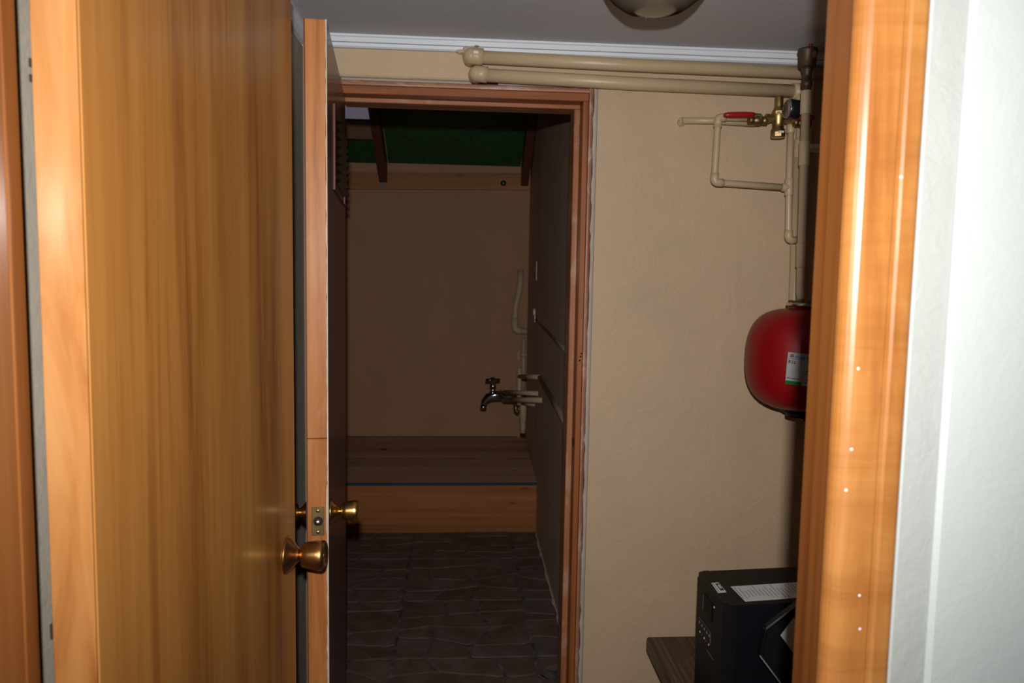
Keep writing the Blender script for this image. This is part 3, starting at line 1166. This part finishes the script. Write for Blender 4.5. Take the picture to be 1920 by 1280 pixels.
# ---------------------------------------------------------------- red expansion vessel
tx, ty, tz0, tz1 = 1.000, 2.15, 1.078, 1.372
p = thing('expansion_tank', (tx, ty, tz0), 'red expansion tank with a white and green label on the beige wall', 'tank')
R = .158
prof = []
hh = (tz1 - tz0) / 2
for i in range(25):
    a = -PI / 2 + PI * i / 24
    ex = .62
    prof.append((hh + hh * math.copysign(abs(math.sin(a)) ** (ex + .14), math.sin(a)), max(0, R * abs(math.cos(a)) ** ex)))
prof[0] = (prof[0][0], 0)
prof[-1] = (prof[-1][0], 0)
bm = new()
lathe(bm, prof, (tx, ty, tz0), (0, 0, 1), 64)
obj('vessel', bm, 'tank_red', p)
bm = new()
lathe(bm, [(0, .034), (.014, .030), (.014, 0)], (tx, ty, tz1 - .006), (0, 0, 1), 28)
obj('neck', bm, 'tank_red', p)
bm = new()
lathe(bm, [(0, .048), (.002, .049), (.009, .049), (.010, .047), (.010, 0)], (tx, ty, tz1 + .006), (0, 0, 1), 32)
fg = obj('flange', bm, 'steel', p)
for k in range(6):
    a = 2 * PI * k / 6 + .35
    bm = new()
    lathe(bm, [(-.014, .0055), (-.010, .0055), (-.010, .004), (.010, .004), (.010, .0065), (.016, .0065), (.017, 0)], (tx + .040 * math.cos(a), ty + .040 * math.sin(a), tz1 + .006), (0, 0, 1), 6, False)
    obj('flange_bolt', bm, 'dark_brass', fg)
bm = new()
lathe(bm, [(-.022, .036), (-.010, .036), (-.008, .03), (.004, .03)], (tx, ty, tz0), (0, 0, 1), 28)
obj('base_cap', bm, 'black_plastic', p)
bm = new()
box(bm, tx + .0, tx + .06, ty - .03, 2.38, tz0 - .030, tz0 - .022)
obj('bracket', bm, 'black_metal', p)

# curved label on the vessel
tilt = math.radians(3)
LW, LH = .090, .088
lcz = 1.2135
la0 = math.atan2(-1, 0)


def lab(u, v, wv=0.):
    """u 0..LW to the right, v 0..LH up, following the barrel"""
    uc, vc = u, v - LH / 2
    uu_ = uc * math.cos(tilt) + vc * math.sin(tilt)
    vv_ = -uc * math.sin(tilt) + vc * math.cos(tilt)
    rr_ = R + .0008 + wv
    z = lcz + vv_
    # barrel radius at this height
    s = min(1, abs(z - (tz0 + tz1) / 2) / hh)
    c = math.sqrt(max(0, 1 - s ** (2 / .76)))
    rr_ = R * c ** .62 + .0008 + wv
    a = math.radians(LA) + uu_ / R
    return Vector((tx + rr_ * math.cos(a), ty + rr_ * math.sin(a), z))


LA = 231.5


def patch(u0, u1, v0, v1, lift, nu=8, nv=4):
    bm = new()
    g = [[bm.verts.new(lab(u0 + (u1 - u0) * i / nu, v0 + (v1 - v0) * j / nv, lift)) for j in range(nv + 1)] for i in range(nu + 1)]
    for i in range(nu):
        for j in range(nv):
            bm.faces.new((g[i][j], g[i + 1][j], g[i + 1][j + 1], g[i][j + 1]))
    bmesh.ops.solidify(bm, geom=bm.faces[:], thickness=.0003)
    return bm


lb = obj('label', patch(0, LW, 0, LH, 0, 16, 8), 'label_white', p)
obj('label_band', patch(0, .042, .0, .010, .0006), 'label_green', lb)
obj('label_mark', patch(.006, .0155, .0755, .0835, .0006), 'label_red', lb)
obj('label_mark', patch(.0075, .014, .0788, .0802, .0010), 'label_white', lb)
obj('label_rule', patch(.003, LW - .003, .0705, .0712, .0006), 'label_grey', lb)
obj('label_rule', patch(.0445, .0450, .003, .055, .0006, 1, 4), 'label_grey', lb)
obj('label_rule', patch(.0445, LW - .003, .0245, .0252, .0006), 'label_grey', lb)
obj('lettering', text_bm('imera', .0135, lambda x, y, z_: lab(.0185 + x * 1.12, .0735 + y, .0007 + z_), True), 'label_blue', lb)
obj('lettering', text_bm('R12', .0115, lambda x, y, z_: lab(.003 + x * 1.05, .0585 + y, .0007 + z_), True), 'label_black', lb)
rr = random.Random(41)
for v0, us in ((.0165, ((.003, .012), (.014, .036))), (.044, ((.052, .058),)), (.039, ((.050, .062),)), (.032, ((.048, .054), (.056, .066))), (.016, ((.052, .06),)), (.008, ((.05, .056), (.06, .068)))):
    for a_, b_ in us:
        obj('small_print', patch(a_, b_, v0, v0 + .0026, .0006, 3, 1), 'label_grey', lb)

# ---------------------------------------------------------------- bench and boxes in the lower right
p = thing('bench', (.90, 1.9, 0), 'dark grained wooden bench against the beige wall', 'bench')
bm = new()
box(bm, .600, 1.24, 1.45, 2.262, .292, .340, .008, 3)
obj('seat', bm, 'bench_wood', p)
for x in (.64, 1.15):
    for y in (1.50, 2.16):
        obj('leg', bxo(x, x + .05, y, y + .05, 0, .292, bevel=.004), 'bench_wood', p)
obj('rail', bxo(.66, 1.18, 2.175, 2.195, .22, .292), 'bench_wood', p)
obj('rail', bxo(.66, 1.18, 1.51, 1.535, .22, .292), 'bench_wood', p)

ux0, ux1, uy0, uy1, uz0, uz1 = .662, 1.06, 1.772, 1.978, .3405, .660
p = thing('power_supply_box', ((ux0 + ux1) / 2, (uy0 + uy1) / 2, uz0), 'black box with control buttons and white label on top of the bench', 'power supply')
bm = new()
prism(bm, [(ux0 + .03, uy0 - .004), (ux1, uy0 + .02), (ux1, uy1 + .036), (ux0 + .03, uy1 + .005)], uz0 + .008, uz1)
obj('case', bm, 'black_metal', p)
bm = new()
prism(bm, [(ux0 + .03, uy0 - .004), (ux1, uy0 + .02), (ux1, uy1 + .036), (ux0 + .03, uy1 + .005)], uz1, uz1 + .0008)
obj('case_top', bm, 'black_top', p)
bm = new()
prism(bm, [(ux0 + .030, uy0 - .006), (ux0 + .018, uy0 - .006), (ux0, uy0 + .010), (ux0, uy1 - .004), (ux0 + .018, uy1 + .006), (ux0 + .030, uy1 + .007)], uz0 + .004, uz1 + .0012)
fp = obj('front_panel', bm, 'black_plastic', p)
obj('panel_top', bxo(ux0 + .006, ux0 + .030, uy0 + .006, uy1, uz1 + .0012, uz1 + .0016), 'black_top', fp)
obj('display', bxo(ux0 - .002, ux0 + .004, 1.855, 1.922, .577, .625, bevel=.001), 'screen_dark', fp)
obj('display_rim', bxo(ux0 - .0015, ux0 + .004, 1.925, 1.928, .578, .618), 'grey_plastic', fp)
bm = new()
lathe(bm, [(0, .0028), (.002, .0028), (.002, 0)], (ux0, 1.842, .622), (-1, 0, 0), 10)
obj('indicator', bm, 'white_plastic', fp)
obj('button_frame', bxo(ux0 - .0015, ux0 + .003, 1.862, 1.955, .544, .5455), 'grey_plastic', fp)
obj('button_frame', bxo(ux0 - .0015, ux0 + .003, 1.860, 1.862, .515, .5455), 'grey_plastic', fp)
for k, y in enumerate((1.948, 1.928, 1.908, 1.888, 1.870)):
    bm = new()
    lathe(bm, [(0, .0048), (.002, .0048), (.003, .003), (.003, 0)], (ux0, y, .533), (-1, 0, 0), 14)
    obj('button', bm, 'grey_plastic', fp)
for k, (y, m) in enumerate(((1.944, 'white_plastic'), (1.925, 'red_handle'), (1.908, 'white_plastic'), (1.892, 'red_handle'), (1.872, 'white_plastic'))):
    bm = new()
    lathe(bm, [(0, .003), (.0015, .0025), (.0015, 0)], (ux0, y, .508), (-1, 0, 0), 10)
    obj('indicator', bm, m, fp)
obj('handle_slot', bxo(ux0 - .0015, ux0 + .003, 1.835, 1.885, .487, .489), 'grey_plastic', fp)
for y in (1.80, 1.95):
    for x in (.71, 1.02):
        obj('foot', bxo(x - .015, x + .015, y - .01, y + .01, uz0 - .0002, uz0 + .009), 'black_plastic', p)


def sticker(parent, name, mat, z, quad, th=.0005):
    bm = new()
    prism(bm, quad, z, z + th)
    return obj(name, bm, mat, parent)


tz = uz1 + .0017
s = sticker(p, 'sticker', 'label_white', tz, [(.671, 1.899), (.6915, 1.902), (.6915, 1.841), (.668, 1.837)])
sticker(s, 'sticker_mark', 'label_black', tz + .0006, [(.680, 1.893), (.6895, 1.895), (.6895, 1.852), (.6795, 1.850)])
sticker(s, 'sticker_mark', 'label_white', tz + .0012, [(.6825, 1.884), (.6875, 1.885), (.6875, 1.864), (.6820, 1.863)])
sticker(s, 'sticker_rule', 'label_grey', tz + .0006, [(.6735, 1.896), (.6745, 1.896), (.6730, 1.842), (.6720, 1.842)])
z = uz1 + .0009
s = sticker(p, 'sticker', 'label_white', z, [(.715, 1.877), (.98, 1.908), (.98, 1.818), (.719, 1.786)])
for k in range(24):
    x = .721 + k * .0100
    yb_ = 1.786 + (x - .719) * .1226
    y1_ = yb_ + .086 - (rr.uniform(0, .03) if k % 5 else 0)
    y0_ = yb_ + .006 + rr.uniform(0, .03)
    sticker(s, 'print_line', 'label_grey', z + .0006, [(x, y1_), (x + .0014, y1_), (x + .0014, y0_), (x, y0_)])

# tilted black case in front of the power supply
q = thing('black_case', (.88, 1.70, .3405), 'black plastic case with a white label leaning in front of the power supply', 'case')
bm = new()
prism_y(bm, [(.721, .575), (.732, .637), (.85, .729), (1.03, .50), (.903, .341)], 1.685, 1.712)
bmesh.ops.bevel(bm, geom=bm.edges[:], offset=.005, segments=2, affect='EDGES')
obj('shell', bm, 'black_plastic', q)
for a_, b_ in (((.7325, .6385), (.848, .7285)), ((.7205, .573), (.900, .343))):
    bm = new()
    tube(bm, [(a_[0], 1.687, a_[1]), (b_[0], 1.687, b_[1])], .0022, 8)
    obj('rim', bm, 'grey_plastic', q)
bm = new()
prism_y(bm, [(.767, .623), (.797, .666), (.865, .577), (.835, .534)], 1.6842, 1.6852)
obj('sticker', bm, 'label_white', q)

# ---------------------------------------------------------------- washroom fittings
ty_ = 4.62
p = thing('washroom_tap', (.20, ty_, .62), 'small chrome tap with cross handle above the platform', 'tap')
bm = new()
tube(bm, [(.290, ty_, .712), (.240, ty_, .716), (.196, ty_, .704), (.174, ty_, .676), (.168, ty_, .645)], [.026, .030, .026, .020, .016], 16)
obj('spout', bm, 'chrome', p)
bm = new()
lathe(bm, [(0, .020), (.016, .021), (.018, .015), (.040, .014), (.041, .020), (.055, .020), (.065, .010), (.080, .010), (.080, 0)], (.224, ty_, .722), (0, 0, 1), 16)
obj('stem', bm, 'chrome', p)
bm = new()
for a in (.25, .25 + PI / 2):
    dx, dy = math.cos(a) * .044, math.sin(a) * .044
    tube(bm, [(.222 - dx, ty_ - dy, .808), (.222 + dx, ty_ + dy, .808)], [.010, .010], 10)
lathe(bm, [(0, .018), (.02, .020), (.030, .010), (.031, 0)], (.222, ty_, .796), (0, 0, 1), 14)
obj('cross_handle', bm, 'chrome', p)
bm = new()
lathe(bm, [(0, .022), (.004, .027), (.016, .027), (.018, .021), (.018, 0)], (.262, ty_, .724), (1, 0, 0), 8, False)
obj('hex_nut', bm, 'chrome', p)
bm = new()
lathe(bm, [(0, .019), (.024, .019), (.024, .014), (.028, 0)], (.168, ty_, .655), (0, 0, -1), 12)
obj('outlet', bm, 'chrome', p)

p = thing('tap_pipes', (.40, ty_, .48), 'cluster of thin beige pipes feeding the chrome tap', 'pipe')
for nm, pts, r in (('upright', [(.383, ty_ - .02, .888), (.386, ty_ - .02, .66)], .0142),
                   ('branch', [(.383, ty_ - .02, .834), (.459, 4.15, .893)], .0130),
                   ('branch', [(.294, ty_, .735), (.463, 4.25, .786)], .0130),
                   ('branch', [(.292, ty_, .690), (.459, 4.03, .785)], .0140),
                   ('branch', [(.41, ty_, .666), (.465, 4.47, .688)], .0135)):
    bm = new()
    tube(bm, pts, r, 12)
    obj(nm, bm, 'pipe_beige_dark', p)
bm = new()
lathe(bm, [(0, .016), (.03, .016), (.035, .0185), (.08, .0185), (.082, .021), (.18, .021), (.185, .0185), (.2, .0185)], (.414, ty_ + .02, .478), (0, 0, 1), 14)
obj('standpipe', bm, 'pipe_beige_dark', p)
bm = new()
lathe(bm, [(0, .016), (.014, .017), (.014, 0)], (.414, ty_ + .02, .465), (0, 0, 1), 12)
obj('rubber_end', bm, 'gap_dark', p)
bm = new()
tube(bm, [(.365, ty_, .66), (.368, ty_, .62), (.385, ty_, .61)], .013, 10, .01)
obj('drain_cock', bm, 'dark_brass', p)
for x, z in ((.310, .693),):
    bm = new()
    sleeve(bm, (x - .018, ty_ - .0, z - .003), (x + .018, ty_ - .05, z + .006), .0170)
    obj('socket', bm, 'pipe_beige_dark', p)

p = thing('drain_pipe', (.43, 5.33, 1.04), 'bent beige waste pipe in the far corner above the tap', 'pipe')
bm = new()
tube(bm, [(.444, 5.375, 1.478), (.440, 5.35, 1.36), (.408, 5.33, 1.225), (.406, 5.33, 1.06), (.492, 5.33, 1.052)], .0215, 16, .05)
obj('pipe_run', bm, 'pipe_beige_dark', p)
bm = new()
tube(bm, [(.406, 5.33, 1.15), (.406, 5.33, 1.06), (.46, 5.33, 1.055)], .0255, 16, .045)
obj('elbow', bm, 'pipe_beige_dark', p)

p = thing('wall_hook', (.447, 5.38, .87), 'small beige valve stub on the corner above the tap pipes', 'valve')
bm = new()
tube(bm, [(.498, 5.35, .886), (.45, 5.35, .886)], .010, 10)
obj('stub', bm, 'pipe_beige_dark', p)
obj('lever', bxo(.432, .440, 5.345, 5.355, .85, .91), 'pipe_beige_dark', p)

cp = thing('corner_pipe', (.472, 5.38, .60), 'slim beige pipe up the far corner behind the waste pipe', 'pipe')
bm = new()
tube(bm, [(.478, 5.380, .60), (.474, 5.380, 1.00)], .0145, 12)
obj('pipe_run', bm, 'pipe_beige_dark', cp)

# surface conduits on the side wall


def wx(y):
    return .440 + (y - 2.5) * (.022 / 1.8) if y < 4.3 else .462 + (y - 4.3) * (.038 / 1.1)


p = thing('wall_conduit', (.455, 3.6, .86), 'lower thin conduit running along the grey brown side wall', 'conduit', 'conduits on the side wall')
bm = new()
tube(bm, [(wx(4.14) - .002, 4.14, .892), (wx(3.2) - .002, 3.2, .866), (wx(2.52) - .002, 2.52, .845)], .014, 10)
obj('conduit_run', bm, 'wall_side_grey', p)
p = thing('wall_conduit', (.455, 3.8, 1.16), 'upper thin conduit below the small wall switch', 'conduit', 'conduits on the side wall')
bm = new()
tube(bm, [(wx(4.50) + .001, 4.50, 1.186), (wx(3.23) + .001, 3.23, 1.15), (wx(2.52) + .001, 2.52, 1.13)], .010, 10)
obj('conduit_run', bm, 'wall_side_grey', p)
p = thing('wall_switch', (wx(4.58), 4.58, 1.18), 'small pale rounded switch on the washroom side wall', 'switch')
bm = new()
lathe(bm, [(0, .022), (.012, .022), (.016, .016), (.016, 0)], (wx(4.60) + .001, 4.60, 1.225), (-1, 0, 0), 16)
obj('button', bm, 'white_plastic', p)
obj('plate', bxo(wx(4.62) - .006, wx(4.60) + .002, 4.585, 4.615, 1.165, 1.205), 'white_plastic', p)
tag(obj('wall_strip', bxo(wx(4.55) - .003, wx(4.55) + .002, 4.545, 4.555, 1.418, 1.528), 'white_plastic'), 'thin white vertical strip on the washroom side wall', 'strip')
